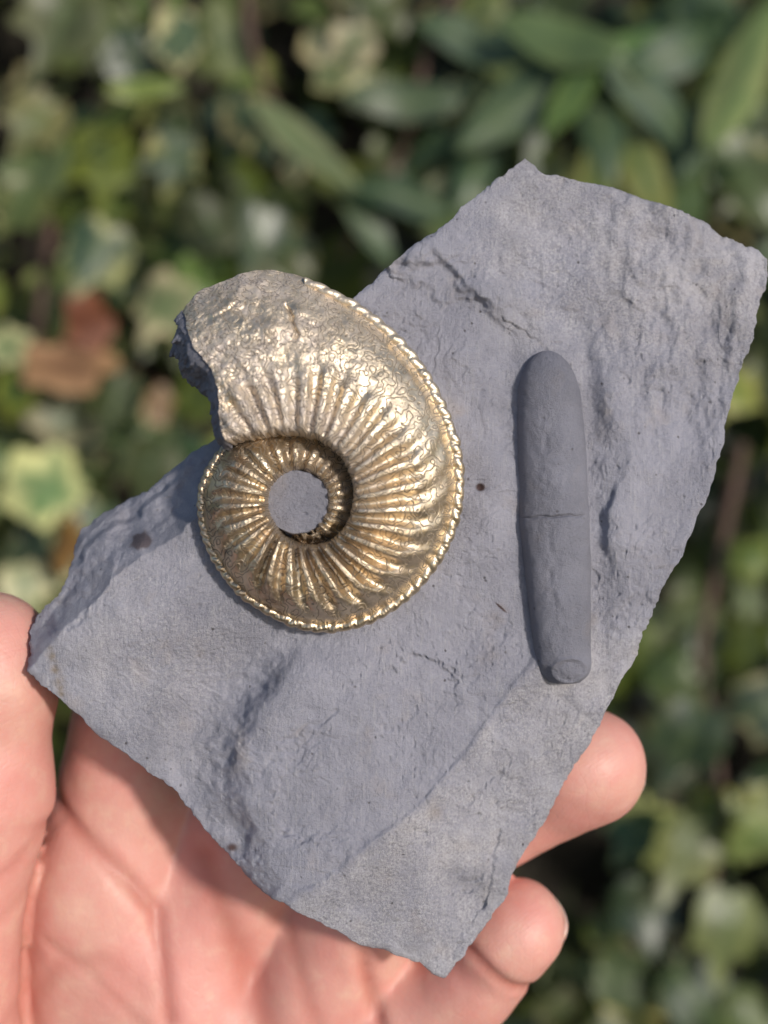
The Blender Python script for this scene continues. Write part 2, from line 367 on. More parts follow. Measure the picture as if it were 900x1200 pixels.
    d, t = poly_sd(wx, wy, [(300,905),(330,882),(370,862)]); z -= 0.22 * np.exp(-(d / 2.6) ** 2)
    # flaking: thin terraces and fine roughness
    n = fbm(wx / 95, wy / 70, 3, 51, 0.4) * 3.0
    fl = np.floor(n); ter = fl + sstep(0.0, 0.10, n - fl)
    z += 0.15 * ter * sstep(-0.25, 0.35, pnoise(X / 120, Y / 120, 53))
    n = fbm(wx / 40 + 5, wy / 26, 3, 61) * 2.0; fl = np.floor(n); z += 0.045 * sstep(-0.2, 0.3, pnoise(X / 80, Y / 80, 57)) * (fl + sstep(0, 0.2, n - fl))
    z += 0.10 * fbm(X / 18, Y / 18, 3, 71, 0.62) + 0.035 * fbm(X / 6.5, Y / 6.5, 2, 81, 0.65)
    st_ = fbm((X * 0.92 + Y * 0.38) / 9.0, (Y * 0.92 - X * 0.38) / 46.0, 3, 83); z += 0.07 * st_ * sstep(-0.3, 0.4, pnoise(X / 90, Y / 90, 84))
    # small shell-shaped flake scars
    rg = np.random.RandomState(5)
    for i in range(70):
        cx, cy = rg.uniform(60, 880), rg.uniform(200, 1120); rx = rg.uniform(10, 46); ry = rx * rg.uniform(0.5, 1.1); an = rg.uniform(0, 2 * math.pi); dep = rg.uniform(0.15, 0.50) * (rx / 30) ** 0.5
        m = (np.abs(X - cx) < 70) & (np.abs(Y - cy) < 70)
        if not m.any(): continue
        xm, ym = X[m] - cx, Y[m] - cy
        a_ = (xm * math.cos(an) + ym * math.sin(an)) / rx; b_ = (-xm * math.sin(an) + ym * math.cos(an)) / ry
        q_ = np.sqrt(a_ * a_ + b_ * b_) + 0.22 * fbm(X[m] / 13, Y[m] / 13, 3, 301 + i)
        z[m] -= dep * sstep(1.0, 0.86, q_) * sstep(-1.0, 0.9, a_)
    z -= 0.7 * gauss(X, Y, 563, 571, 6, 5) - 0.25 * gauss(X, Y, 566, 569, 3, 3)
    pit = pnoise(X / 7.0, Y / 7.0, 91); z -= 0.22 * sstep(0.50, 0.68, pit) * sstep(-0.1, 0.3, pnoise(X / 60, Y / 60, 92))
    return z
sfrac = (np.arange(1, NR_ + 1) / NR_) ** 0.72
jw = sfrac[None, :] ** 9            # the ragged edge dies out inwards
X = PC[0] + (ox0[:, None] - PC[0]) * sfrac[None, :] + (ox - ox0)[:, None] * jw; Y = PC[1] + (oy0[:, None] - PC[1]) * sfrac[None, :] + (oy - oy0)[:, None] * jw
Z = rock_z(X, Y)
edge_d = (1 - sfrac)[None, :] * np.hypot(ox - PC[0], oy - PC[1])[:, None]
chip = np.clip(0.35 + 0.9 * fbm(np.cos(ang) * 6, np.sin(ang) * 6, 4, 13), 0.05, 1.5)[:, None]
Z = Z - 0.6 * chip * np.exp(-edge_d / 3.0) - 0.35 * chip * np.exp(-edge_d / 12.0)
S = (DIST - Z) / FPX
face = np.stack([(X - 450) * S, (600 - Y) * S, Z], -1)
# side wall in broken layers, then the back
rings = []; last = face[:, -1, :]
cen = np.array([(PC[0] - 450) * DIST / FPX, (600 - PC[1]) * DIST / FPX])
dirv = last[:, :2] - cen; dirl = np.hypot(dirv[:, 0], dirv[:, 1])[:, None]; dirv = dirv / dirl
left = sstep(300, 120, ox)
for q in range(1, 15):
    f = q / 14.0
    lay = 0.5 * fbm(np.cos(ang) * 12 + q * 0.9, np.sin(ang) * 12, 4, 100 + q) + 0.35 * pnoise(np.full(NT_, q * 1.7), np.cos(ang) * 3, 9)
    inset = 0.25 + f * f * 9.0 + lay * (0.4 + f)
    zz = last[:, 2] * (1 - f) + (-14.0 + 1.2 * fbm(np.cos(ang) * 2, np.sin(ang) * 2, 3, 66)) * f
    rings.append(np.stack([last[:, 0] - dirv[:, 0] * inset, last[:, 1] - dirv[:, 1] * inset, zz], -1))
for q in range(1, 13):
    f = q / 12.5
    b = rings[13]; p = b.copy(); p[:, :2] = cen + (b[:, :2] - cen) * (1 - f)
    p[:, 2] = b[:, 2] - 2.2 * math.sin(f * 1.5) + 0.4 * fbm(p[:, 0] / 9, p[:, 1] / 9, 3, 5)
    rings.append(p)
allv = np.concatenate([face, np.stack(rings, 1)], 1); NV = allv.shape[1]
fc = gridfaces(NT_, NV, True)
flat = allv.reshape(-1, 3)
# close both centres
c0 = np.array([[cen[0], cen[1], Z[:, 0].mean()]]); c1 = np.array([[cen[0], cen[1], rings[-1][:, 2].mean()]])
tri0 = np.stack([np.full(NT_, len(flat)), ((k + 1) % NT_) * NV, k * NV], -1)
tri1 = np.stack([np.full(NT_, len(flat) + 1), k * NV + NV - 1, ((k + 1) % NT_) * NV + NV - 1], -1)
me = bpy.data.meshes.new('stone')
me.from_pydata((np.concatenate([flat, c0, c1]) * 0.001).tolist(), [], fc[:, ::1].tolist() + tri0[:, ::-1].tolist() + tri1[:, ::-1].tolist())
me.polygons.foreach_set('use_smooth', np.ones(len(me.polygons), bool)); me.materials.append(M_SHALE)
stone = bpy.data.objects.new('stone', me); COL.objects.link(stone); stone.parent = slab
bm = bmesh.new(); bm.from_mesh(me); bmesh.ops.recalc_face_normals(bm, faces=bm.faces); bm.to_mesh(me); bm.free()
def full(a): return np.r_[np.concatenate([a, np.repeat(a[:, -1:], NV - NR_, 1)], 1).ravel(), 0, 0]
dS, _ = poly_sd(X + 3 * pnoise(X / 9, Y / 9, 3), Y, [(58,762),(66,785),(72,812)])
attr(stone, 'stain', full(0.6 * np.exp(-(dS / 6.0) ** 2) * (0.7 + 0.6 * fbm(X / 8, Y / 8, 3, 7)) + 0.25 * gauss(X, Y, 590, 712, 8, 3, 40) + 0.35 * gauss(X, Y, 510, 952, 9, 9)))
ndl = gauss(X + 5 * pnoise(X / 8, Y / 8, 4), Y + 4 * pnoise(X / 8, Y / 8, 5), 166, 634, 15, 10, -25)
sp = gauss(X, Y, 563, 571, 6.5, 5.5) * 1.2 + gauss(X, Y, 587, 712, 12, 1.8, 42) + 0.8 * gauss(X, Y, 272, 993, 11, 8)
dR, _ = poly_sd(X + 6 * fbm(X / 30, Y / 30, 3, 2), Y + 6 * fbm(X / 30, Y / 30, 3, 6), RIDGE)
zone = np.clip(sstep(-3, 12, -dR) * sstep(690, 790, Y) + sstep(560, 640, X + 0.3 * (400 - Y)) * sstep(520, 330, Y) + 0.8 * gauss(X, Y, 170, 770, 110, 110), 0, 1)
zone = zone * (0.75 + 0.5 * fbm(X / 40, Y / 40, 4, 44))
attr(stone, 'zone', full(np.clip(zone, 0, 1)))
attr(stone, 'nodule', full(np.clip(np.maximum(sstep(0.25, 0.6, ndl) * 0.75, sstep(0.4, 0.8, sp)), 0, 1)))

# ------------------------------------------------------------------ ammonite
AC = (347.0, 590.0)
TAB_OUT = [(-470,40),(-440,52),(-405,66),(-360,80),(-315,88),(-285,95),(-250,104),(-215,113),(-190,119),(-165,119),(-139,122),(-106,135),(-78,155.5),(-56,166),
           (-30,177.5),(-3,193),(14,201),(35,210),(58,230),(78,253),(85,263),(91,273),(99,281),(108,281),(114,277),(122,267),(130,252),(140,236)]
TAB_IN = [(-470,18),(-440,28),(-405,33),(-360,36),(-315,39),(-270,39),(-225,36),(-180,33),(-135,34),(-110,41),(-90,46),(-45,59),(0,66),(45,75),(90,79),(115,84),(124,90),(140,102)]
def smooth_tab(tab):
    a = np.array(tab, float); tt = np.linspace(a[0, 0], a[-1, 0], 2400); v = np.interp(tt, a[:, 0], a[:, 1])
    ker = np.hanning(81); ker /= ker.sum(); vp = np.r_[np.full(40, v[0]), v, np.full(40, v[-1])]
    return tt, np.convolve(vp, ker, 'valid')
TO, TI = smooth_tab(TAB_OUT), smooth_tab(TAB_IN)
AZ = 1.8                                    # mid-plane of the shell over the face
AS = (DIST - 6.0) / FPX                     # mm per photo pixel on the shell
acx, acy, _ = at(AC[0], AC[1], 6.0)
def r_out(t): return np.interp(t, *TO)
def r_in(t): return np.interp(t, *TI)
H_TAB = [(-470,18),(-400,31),(-320,37),(-265,42),(-228,52),(-180,57),(-100,62),(0,68),(60,76),(110,84),(140,84)]
def h_of(t): return np.interp(t, [a for a, b in H_TAB], [b for a, b in H_TAB])
# rib phase: narrower towards the aperture
ts = np.linspace(-480, 150, 3000)
spc = np.interp(ts, [-480,-300,-240,-215,-150,-100,-40,20,60,150], [19,19,19,19,18,14.5,12.6,11.2,11,10.5])
RPH = np.cumsum(np.r_[0, np.diff(ts) / spc[1:]])
def rib_phase(t): return np.interp(t, ts, RPH)
PU_HEAD = [(0,0.45),(0.006,0.70),(0.015,0.87),(0.035,0.95),(0.12,0.99),(0.30,1.0),(0.45,0.96),(0.60,0.87),(0.75,0.72),(0.86,0.55),(0.93,0.40),(1.0,0.22)]
PU_OUT = [(0,0.48),(0.012,0.72),(0.03,0.84),(0.07,0.92),(0.16,0.98),(0.32,1.0),(0.48,0.97),(0.62,0.88),(0.74,0.72),(0.84,0.52),(0.92,0.30),(1.0,0.08)]
PU_IN = [(0,0.55),(0.03,0.74),(0.08,0.88),(0.18,0.98),(0.30,1.0),(0.42,0.95),(0.54,0.80),(0.66,0.58),(0.80,0.40),(1.0,0.2)]
def prof1(u, PU):
    uu = np.linspace(0, 1, 400); v = np.interp(uu, [a for a, b in PU], [b for a, b in PU])
    ker = np.hanning(9); ker /= ker.sum(); v = np.convolve(np.r_[np.full(4, v[0]), v, np.full(4, v[-1])], ker, 'valid')
    return np.interp(u, uu, v)
def prof(u, T=100.0):
    wh = np.interp(T, [-40, 70], [0, 1]); wi = np.interp(T, [-262, -228], [1, 0])
    return prof1(u, PU_HEAD) * wh + prof1(u, PU_IN) * wi + prof1(u, PU_OUT) * (1 - wh - wi)
def whorl_top(T, U, X=None):
    ro, ri, h = r_out(T), r_in(T), h_of(T)
    w = ro - ri
    bend = 10.0 * sstep(0.50, 1.0, U) ** 1.3 - 3.0 * (1 - sstep(0, 0.5, U)) * np.where(T > -215, 1, 0)
    wob = 1.2 * pnoise(T / 23.0, U * 2.0, 7)
    ph = rib_phase(T - bend * np.interp(T, [-470, -200, -60, 60, 130], [.3, .5, 1.0, 1.0, 0.6]) + wob)
    c = 0.5 + 0.5 * np.cos(2 * np.pi * ph)
    rib = sstep(-0.05, 0.95, c)
    umax = np.interp(T, [-480, -240, -215, -120, -60, 0, 60, 100, 140], [0.80, 0.80, 0.84, 0.84, 0.80, 0.72, 0.62, 0.50, 0.46])
    env = sstep(-0.02, 0.07, U) * sstep(umax, umax - 0.30, U)
    amp = np.interp(T, [-480, -300, -215, -150, -80, 0, 60, 90, 120, 140], [13, 14, 19.0, 21.0, 21.0, 19, 17, 14, 12, 6]) * (0.75 + 0.5 * pnoise(T / 17.0, U * 0 + 3.3, 12))
    # faint broad swellings on the outer flank, joining the keel
    sw = 0.16 * (0.5 + 0.5 * np.cos(2 * np.pi * ph)) * sstep(0.5, 0.7, U) * sstep(1.02, 0.85, U)
    z = h * prof(U, T) + amp * ((rib - 0.45) * env + (sw - 0.05) * np.interp(T, [-215, -60, 60, 110], [.5, 1.6, 1.0, .3]))
    # shallow groove inside the keel
    z -= 2.5 * np.exp(-((U - 0.90) / 0.035) ** 2) * np.interp(T, [-220, -180, 60, 95], [1.0, 1.0, 0.8, 0.0])
    rr = ri + w * U
    a = np.radians(T)
    px, py = rr * np.cos(a), rr * np.sin(a)
    # corroded, lumpy surface: strong at the broken end and on the inner whorl
    cor = np.interp(T, [-480, -400, -300, -225, -190, -100, 40, 90, 120, 140], [1.2, 0.6, 0.4, 0.4, 0.2, 0.15, 0.10, 0.4, 0.9, 1.5])
    z += cor * (2.2 * fbm(px / 15, py / 15, 4, 15, 0.6) + 0.6 * fbm(px / 5, py / 5, 3, 25, 0.6))
    z += np.interp(T, [60, 95, 120], [0, 1, 1]) * 4.0 * fbm(px / 42, py / 42, 3, 35) * (T > 50)
    rr = rr + sstep(0.05, 0.0, U) * 2.2 * fbm(T / 4.0, U * 0, 3, 47) * np.interp(T, [-480, 20, 90], [0.4, 0.5, 1.3])
    rr = rr + sstep(0.95, 1.0, U) * np.interp(T, [70, 95], [0, 1]) * 3.0 * fbm(T / 9.0, U * 0, 4, 45)
    ck = np.hypot(0, (px + 4) - 0.25 * (215 - py) + 4 * pnoise(py / 9.0, py * 0, 3))
    z -= 6.0 * np.exp(-(ck / 2.2) ** 2) * sstep(184, 192, py) * sstep(236, 222, py) * (T > 60)
    # broken scraps at the inner end
    br = sstep(-402, -412, T) * (T < -300)
    z -= br * (5 + 14 * sstep(-0.15, 0.35, pnoise(T / 9.0, U * 3, 55)))
    return rr * np.cos(a), rr * np.sin(a), z
def t_end(u): return 136.0 - 14.0 * sstep(0.0, 0.5, u) + 1.6 * fbm(u * 5, u * 0 + 0.7, 4, 65)

def whorl(name, t0, t1, nt, nu, is_end, mat, parent):
    u = np.linspace(0, 1, nu)
    u = u ** 0.95
    T = np.linspace(0, 1, nt)[:, None] * np.ones((1, nu))
    end = t_end(u)[None, :] if is_end else np.full((1, nu), t1)
    T = t0 + (end - t0) * T; U = np.ones((nt, 1)) * u[None, :]
    x, y, z = whorl_top(T, U)
    # underside
    nb = 26; ub = np.linspace(1, 0, nb + 2)[1:]
    Tb = T[:, -1:] * 0 + (t0 + ((end[:, -1] if is_end else t1) - t0) * np.linspace(0, 1, nt))[:, None] * np.ones((1, len(ub)))
    if is_end:
        Tb = t0 + (t_end(ub)[None, :] - t0) * np.linspace(0, 1, nt)[:, None]
    Ub = np.ones((nt, 1)) * ub[None, :]
    rr = r_in(Tb) + (r_out(Tb) - r_in(Tb)) * Ub; a = np.radians(Tb)
    zb = -0.75 * h_of(Tb) * prof(Ub) + 1.5 * fbm(rr * np.cos(a) / 14, rr * np.sin(a) / 14, 3, 75)
    x = np.concatenate([x, rr * np.cos(a)], 1); y = np.concatenate([y, rr * np.sin(a)], 1); z = np.concatenate([z, zb], 1)
    TT = np.concatenate([T, Tb], 1); UU = np.concatenate([U, Ub], 1)
    nv = x.shape[1]
    co = np.stack([acx + x * AS, acy + y * AS, AZ + z * AS], -1)
    f = gridfaces(nt, nv)
    i = np.arange(nt - 1)
    seam = np.stack([i * nv + nv - 1, (i + 1) * nv + nv - 1, (i + 1) * nv, i * nv], -1)     # closes the inner side
    o = mesh_np(name, co, np.concatenate([f, seam]), mat, parent)
    bm = bmesh.new(); bm.from_mesh(o.data); bmesh.ops.recalc_face_normals(bm, faces=bm.faces); bm.to_mesh(o.data); bm.free()
    attr(o, 'tpos', np.radians(TT) * 1.0 + 0.0 * UU); attr(o, 'upos', UU)
    n1 = fbm(x / 45, y / 45, 3, 85)
    # frilled suture lines as a distance (photo px) to the folds of a field that climbs along the coil
    fs_ = np.interp(TT, [-480, -230, -100, 30, 110], [0.7, 1.1, 1.15, 1.1, 1.1])
    ph = np.radians(TT) * np.interp(TT, [-480, -230, -60, 30, 130], [7, 9, 9, 11, 12]) + 1.0 * fbm(x / (22 * fs_), y / (22 * fs_), 1, 201) + 1.2 * pnoise(x / (9.0 * fs_) + 4, y / (9.0 * fs_), 211) + 0.30 * pnoise(x / (5.0 * fs_), y / (5.0 * fs_), 221)
    def dgrad(f, ax): return np.gradient(f, axis=ax)
    lt = np.hypot(dgrad(x, 0), dgrad(y, 0)) + 1e-3; lu = np.hypot(dgrad(x, 1), dgrad(y, 1)) + 1e-3
    gm = np.hypot(dgrad(ph, 0) / lt, dgrad(ph, 1) / lu) + 0.02
    attr(o, 'suture', np.clip(np.abs((ph % 1.0) - 0.5) / gm, 0, 6))
    tarn = np.interp(TT, [-480, -300, -230, -60, 30, 75, 100, 130], [0.25, 0.25, 0.1, 0.1, 0.15, 0.5, 0.8, 1.0]) * (0.7 + 0.8 * n1)
    tarn += sstep(0.45, 0.1, UU) * np.interp(TT, [-20, 20, 80], [0, 0.5, 0.6])
    attr(o, 'tarnish', np.clip(tarn, 0, 1))
    br = np.interp(TT, [-480, -240, -215, -150, -100, -50, 0], [0.35, 0.45, 0.9, 0.85, 0.8, 0.45, 0.1]) * (0.6 + 0.9 * n1)
    attr(o, 'brown', np.clip(br, 0, 1))
    attr(o, 'etch', np.clip(np.interp(TT, [-480, -300, -225, -190, -90, -40, 45, 70, 100, 140], [.9, .8, .6, .5, .3, .05, .3, .9, .8, 1]) * (0.6 + 1.2 * n1), 0, 1))
    return o, co[:, :, :], nv

ammonite, co_w, nv_w = whorl('ammonite', -236.0, 130.0, 1250, 190, True, M_PYR, slab)
ammonite['label'] = 'golden pyritised ammonite with curved ribs, frilled suture lines and a rope-like keel'
inner_whorl, _, _ = whorl('inner_whorl', -462.0, -226.0, 420, 90, False, M_PYR, ammonite)
# keel: a twisted cord round the outer edge
def keel():
    t = np.arange(-222, 88, 0.22); nphi = 22
    phi = np.linspace(0, 2 * np.pi, nphi, endpoint=False)
    T = t[:, None] * np.ones((1, nphi)); P = np.ones((len(t), 1)) * phi[None, :]
    step = np.interp(t, [-222, -150, -90, -30, 40, 90], [5.2, 5.4, 6.4, 5.0, 4.4, 4.4])
    bp = np.cumsum(np.r_[0, 0.22 / step[1:]]) + 0.22 * pnoise(t / 8.0, t * 0, 4)
    B = bp[:, None] + 0.42 * np.cos(P) - 0.15 * np.sin(P)
    bead = np.abs(np.sin(np.pi * B)) ** 0.75
    amp = (0.85 + 0.6 * pnoise(t / 5.0, t * 0 + 2, 14))[:, None]
    rad = np.interp(t, [-222, -170, -60, 60, 88], [6.5, 7.0, 8.5, 9.5, 7.0])[:, None] * (0.74 + 0.30 * amp * bead)
    rr = r_out(T) - np.interp(T, [-222, -50, 20, 88], [4.5, 4.5, 5.5, 6.5]) + rad * np.cos(P) * 0.95
    z = h_of(T) * np.interp(T, [-222, -40, 20, 88], [0.15, 0.15, 0.22, 0.30]) + rad * np.sin(P) * 1.05 + 0.5 * fbm(T / 1.2, P, 2, 5)
    a = np.radians(T); x, y = rr * np.cos(a), rr * np.sin(a)
    co = np.stack([acx + x * AS, acy + y * AS, AZ + z * AS], -1)
    f = gridfaces(nphi, len(t), True)
    o = mesh_np('keel', co.transpose(1, 0, 2), f, M_PYR, ammonite)
    bm = bmesh.new(); bm.from_mesh(o.data); bmesh.ops.holes_fill(bm, edges=[e for e in bm.edges if e.is_boundary]); bmesh.ops.recalc_face_normals(bm, faces=bm.faces); bm.to_mesh(o.data); bm.free()
    TT = T.T
    n = len(o.data.vertices)
    attr(o, 'tpos', np.radians(TT)); attr(o, 'upos', TT * 0 + 1)
    attr(o, 'tarnish', np.clip(np.interp(TT, [40, 90], [0.05, 0.5]), 0, 1)); attr(o, 'brown', np.interp(TT, [-222, -110, -40], [0.75, 0.55, 0.05])); attr(o, 'etch', TT * 0); attr(o, 'suture', TT * 0 + 6)
keel()
# broken end: grey matrix showing in section
def broken_end():
    nu = 190; u = np.linspace(0, 1, nu) ** 0.95; nd = 60
    te = t_end(u)
    x0, y0, z0 = whorl_top(te, u)
    zb = -0.75 * h_of(te) * prof(u)
    rows = []
    for q in range(nd):
        f = q / (nd - 1.0)
        bulge = np.interp(f, [0, .06, .3, .7, .9, 1], [-0.6, 2.6, 7.0, 9.5, 7.0, 1.0]) * np.interp(u, [0, .15, .6, .9, 1], [0.7, 0.9, 1.0, 0.7, 0.2])
        t = te + bulge + 2.0 * fbm(u * 7, u * 0 + f * 4, 4, 95, 0.65) * min(1, f * 6)
        rr = r_in(te) + (r_out(te) - r_in(te)) * (0.5 + (u - 0.5) * (1.0 - 0.10 * f)) + 2 * fbm(u * 5 + 3, u * 0 + f * 3, 3, 97)
        a = np.radians(t)
        rows.append(np.stack([acx + rr * np.cos(a) * AS, acy + rr * np.sin(a) * AS, AZ + ((z0 - 1.0) * (1 - f) + zb * f) * AS], -1))
    co = np.stack(rows, 0)
    o = mesh_np('broken_end', co, gridfaces(nd, nu), M_MATRIX, ammonite)
    bm = bmesh.new(); bm.from_mesh(o.data); bmesh.ops.recalc_face_normals(bm, faces=bm.faces); bm.to_mesh(o.data); bm.free()
    o['label'] = 'grey broken end of the ammonite showing rough shale inside'
broken_end()
# flat grey filling of the navel
def navel():
    nr, na = 50, 160
    rr = np.linspace(0, 1, nr)[:, None]; a = np.linspace(0, 2 * np.pi, na, endpoint=False)[None, :]
    rad = (40 + 1.5 * pnoise(np.cos(a) * 2, np.sin(a) * 2, 5))
    x = rr * rad * np.cos(a); y = 2 + rr * rad * np.sin(a) * 1.0
    z = 27 + 0.8 * fbm(x / 18, y / 18, 3, 6) + 0.35 * fbm(x / 4, y / 4, 3, 8) - 30 * sstep(0.93, 1.0, rr) - 3.0 * gauss(x, -y, 10, 12, 2.6, 1.3) - 1.2 * gauss(x, -y, -20, -8, 2, 2)
    z = z * np.ones_like(x)
    co = np.stack([acx + x * AS, acy + y * AS, AZ + z * AS], -1)
    mesh_np('navel_filling', co, gridfaces(nr, na).tolist() + [[i * na + na - 1, (i + 1) * na + na - 1, (i + 1) * na, i * na] for i in range(nr - 1)], M_NAVEL, ammonite)
M_NAVEL = mat_shale('navel_shale', 0.92, 0.10, 0.1)
navel()

# ------------------------------------------------------------------ belemnite
def belemnite():
    nl, nc = 620, 120
    v = np.linspace(0, 1, nl)
    axx = np.interp(v, [0, .12, .3, .5, .7, .9, 1], [641, 643, 646.5, 649, 654, 659, 662]); axy = 411 + v * 388
    hw = np.interp(v, [0, .006, .018, .04, .075, .12, .2, .3, .4, .5, .6, .7, .8, .9, .95, .97, .985, 1.0], [1, 9, 16, 24, 31, 35.5, 38.5, 40, 40.5, 41, 40, 38, 35.5, 33, 32, 30, 26, 17])
    kk = np.hanning(21); kk /= kk.sum(); hw = np.convolve(np.r_[np.full(10, hw[0]), hw, np.full(10, hw[-1])], kk, 'valid') ; hw = np.where(v < 0.17, np.interp(0.17, v, hw) * np.sqrt(np.clip(1 - (1 - v / 0.17) ** 2.0, 0, 1)) + 0.3, hw)
    c = np.linspace(0, 2 * np.pi, nc, endpoint=False)
    V = v[:, None] * np.ones((1, nc)); C = np.ones((nl, 1)) * c[None, :]
    HW = hw[:, None] * (1 + 0.018 * fbm(V * 9, np.cos(C), 3, 5))
    px = axx[:, None] + HW * np.cos(C); py = axy[:, None] + 0 * C
    z = HW * 0.86 * np.sin(C)
    # flattened ridge line down the left of the crest, wear and pits
    up = np.maximum(0, np.sin(C))
    z += up * (1.6 * fbm(px / 26, py / 60, 3, 8) + 0.6 * fbm(px / 6, py / 9, 3, 9) - 1.7 * np.exp(-((px - axx[:, None] + 12 + 3 * pnoise(py / 40, py * 0, 3)) / 3.5) ** 2) * sstep(.1, .2, V) * sstep(.95, .75, V) * (0.5 + pnoise(py / 17, px / 9, 6)))
    # crack across the middle
    cy = 607 - 5 * sstep(640, 690, px) + 2.2 * pnoise(px / 9, px * 0, 11) - 3 * np.exp(-((px - 632) / 8) ** 2)
    z -= up * 4.8 * np.exp(-((py - cy) / 1.25) ** 2) * sstep(606, 612, px) * sstep(684, 676, px)
    z -= up * 2.0 * gauss(px, py, 678, 637, 8, 11, -30)
    # broken rear end with a round socket
    z -= up * (8 * sstep(0.94, 0.965, V) * sstep(652, 636, px))
    rim = np.hypot((px - 664) / 20, (py - 783) / 14)
    z += up * (3.0 * np.exp(-((rim - 1.0) / 0.16) ** 2) - 2.0 * (rim < 1) * 0.6) * sstep(0.9, 0.93, V)
    base = np.interp(v, [0, 0.5, 1], [-2.6, -2.2, -1.5])[:, None]
    Zm = base + z * 0.1214
    S = (DIST - Zm) / FPX
    S0 = (DIST - base) / FPX
    co = np.stack([(px - 450) * S0, (600 - py) * S0, Zm], -1)
    o = mesh_np('belemnite', co.transpose(1, 0, 2), gridfaces(nc, nl, True), M_BEL, slab)
    bm = bmesh.new(); bm.from_mesh(o.data); bmesh.ops.holes_fill(bm, edges=[e for e in bm.edges if e.is_boundary]); bmesh.ops.recalc_face_normals(bm, faces=bm.faces); bm.to_mesh(o.data); bm.free()
    o['label'] = 'dark grey bullet-shaped belemnite with a crack across its middle'
belemnite()

# ------------------------------------------------------------------ the hand: one continuous surface grown from a distance field
def P3(px, py, z): return np.array(at(px, py, z))
def cap(p, a, b, ra, rb):
    ab = b - a; t = np.clip(((p - a) @ ab) / (ab @ ab), 0, 1)
    return np.linalg.norm(p - a - t[:, None] * ab, axis=1) - (ra + (rb - ra) * t)
def smin(a, b, k):
    h = np.clip(0.5 + 0.5 * (b - a) / k, 0, 1); return b + (a - b) * h - k * h * (1 - h)
PINKY = [P3(395,1380,-30), P3(472,1215,-26), P3(552,1150,-23), P3(606,1086,-19)]
RING = [P3(300,1270,-31), P3(415,1075,-25), P3(595,942,-23), P3(690,898,-17)]
MIDDLE = [P3(205,1160,-31), P3(305,975,-26), P3(500,810,-25), P3(625,690,-25)]
INDEX = [P3(125,1040,-29), P3(158,850,-25), P3(370,700,-26), P3(490,610,-25)]
THUMB = [P3(-70,1390,-26), P3(-82,1125,-15), P3(-26,930,-11), P3(-14,768,-9)]
FING = [(PINKY, [10.0, 8.0, 7.4, 7.4]), (RING, [11.5, 9.2, 8.5, 8.9]), (MIDDLE, [12.0, 9.8, 9.2, 8.6]), (INDEX, [12.0, 9.8, 9.2, 8.4])]
WR = P3(130, 1950, -52)
def hand_sdf(p, seam=False):
    fs = None
    for (pts, r) in FING:
        d = None
        for i in range(3):
            c = cap(p, pts[i], pts[i + 1], r[i], r[i + 1]); d = c if d is None else smin(d, c, 2.2)
        fs = d if fs is None else smin(fs, d, 0.7)
    # fleshy pads
    for c, r in ((PINKY[3] * .75 + PINKY[2] * .25 + np.array([-1, 1, 2.0]), 6.6), (RING[3] * .8 + RING[2] * .2 + np.array([-1, 1.5, 2.0]), 7.8)):
        fs = smin(fs, np.linalg.norm(p - c, axis=1) - r, 2.5)
    palm = None
    for a, b, ra, rb in ((WR, INDEX[0], 20, 13), (WR, MIDDLE[0], 20, 13.5), (WR, RING[0], 20, 13), (WR, PINKY[0], 21, 12),
                         (INDEX[0], PINKY[0], 11.5, 11), (P3(180,1420,-40), P3(330,1500,-40), 17, 16), (WR, P3(150,2500,-65), 25, 30)):
        c = cap(p, a, b, ra, rb); palm = c if palm is None else smin(palm, c, 8.0)
    th = None
    for i, (ra, rb) in enumerate(((17, 12.5), (12.5, 10.6), (10.6, 9.6))):
        c = cap(p, THUMB[i], THUMB[i + 1], ra, rb); th = c if th is None else smin(th, c, 4.0)
    th = smin(th, cap(p, THUMB[0], WR, 15, 20), 8)
    th = smin(th, np.linalg.norm(p - (THUMB[3] * .8 + THUMB[2] * .2 + np.array([2.0, 0, 1.5])), axis=1) - 8.6, 3)
    web = cap(p, P3(20,1170,-34), P3(112,985,-31), 9, 8)
    for A, B in ((PINKY, RING), (RING, MIDDLE), (MIDDLE, INDEX)):
        for f in (0.3, 0.75, 0.95):
            w = cap(p, A[0] + (A[1] - A[0]) * f - np.array([0, 0, 3.0]), B[0] + (B[1] - B[0]) * f - np.array([0, 0, 3.0]), 6.0, 6.0); web = smin(web, w, 4.0)
    th2 = cap(p, WR, P3(50, 1270, -38), 20, 14)
    d = smin(smin(smin(palm, fs, 5.0), web, 7), th2, 8)
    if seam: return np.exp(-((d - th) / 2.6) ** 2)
    dk = np.clip((-p[:, 1] - 84) / 25.0, 0, 1)
    return smin(d, th, 1.2 + 9.0 * dk)
CREASES = [  # (points x,y in photo px at hand depth, z, width mm, depth mm)
    ([(58,932),(110,975),(160,1022),(188,1060),(196,1110),(205,1180)], -21, 1.3, 1.1),
    ([(240,1000),(262,1060),(285,1120),(312,1200)], -21, 2.4, 0.9),
    ([(20,1180),(80,1120),(130,1110),(180,1150)], -21, 1.6, 0.35),
    ([(60,1090),(120,1130),(180,1190)], -21, 0.9, 0.35),
    ([(0,1020),(30,1000),(52,975)], -12, 0.8, 0.35),
    ([(0,1075),(20,1060),(42,1030)], -12, 0.7, 0.3),
    ([(545,1102),(565,1120),(590,1142),(625,1160)], -17, 1.0, 0.9),
    ([(425,1108),(430,1140),(438,1175),(450,1230)], -20, 1.2, 1.3),
    ([(330,1075),(350,1130),(372,1200)], -20, 1.6, 0.5)]
CR3 = [([P3(x, y, z) for x, y in pts], w, dp) for pts, z, w, dp in CREASES]
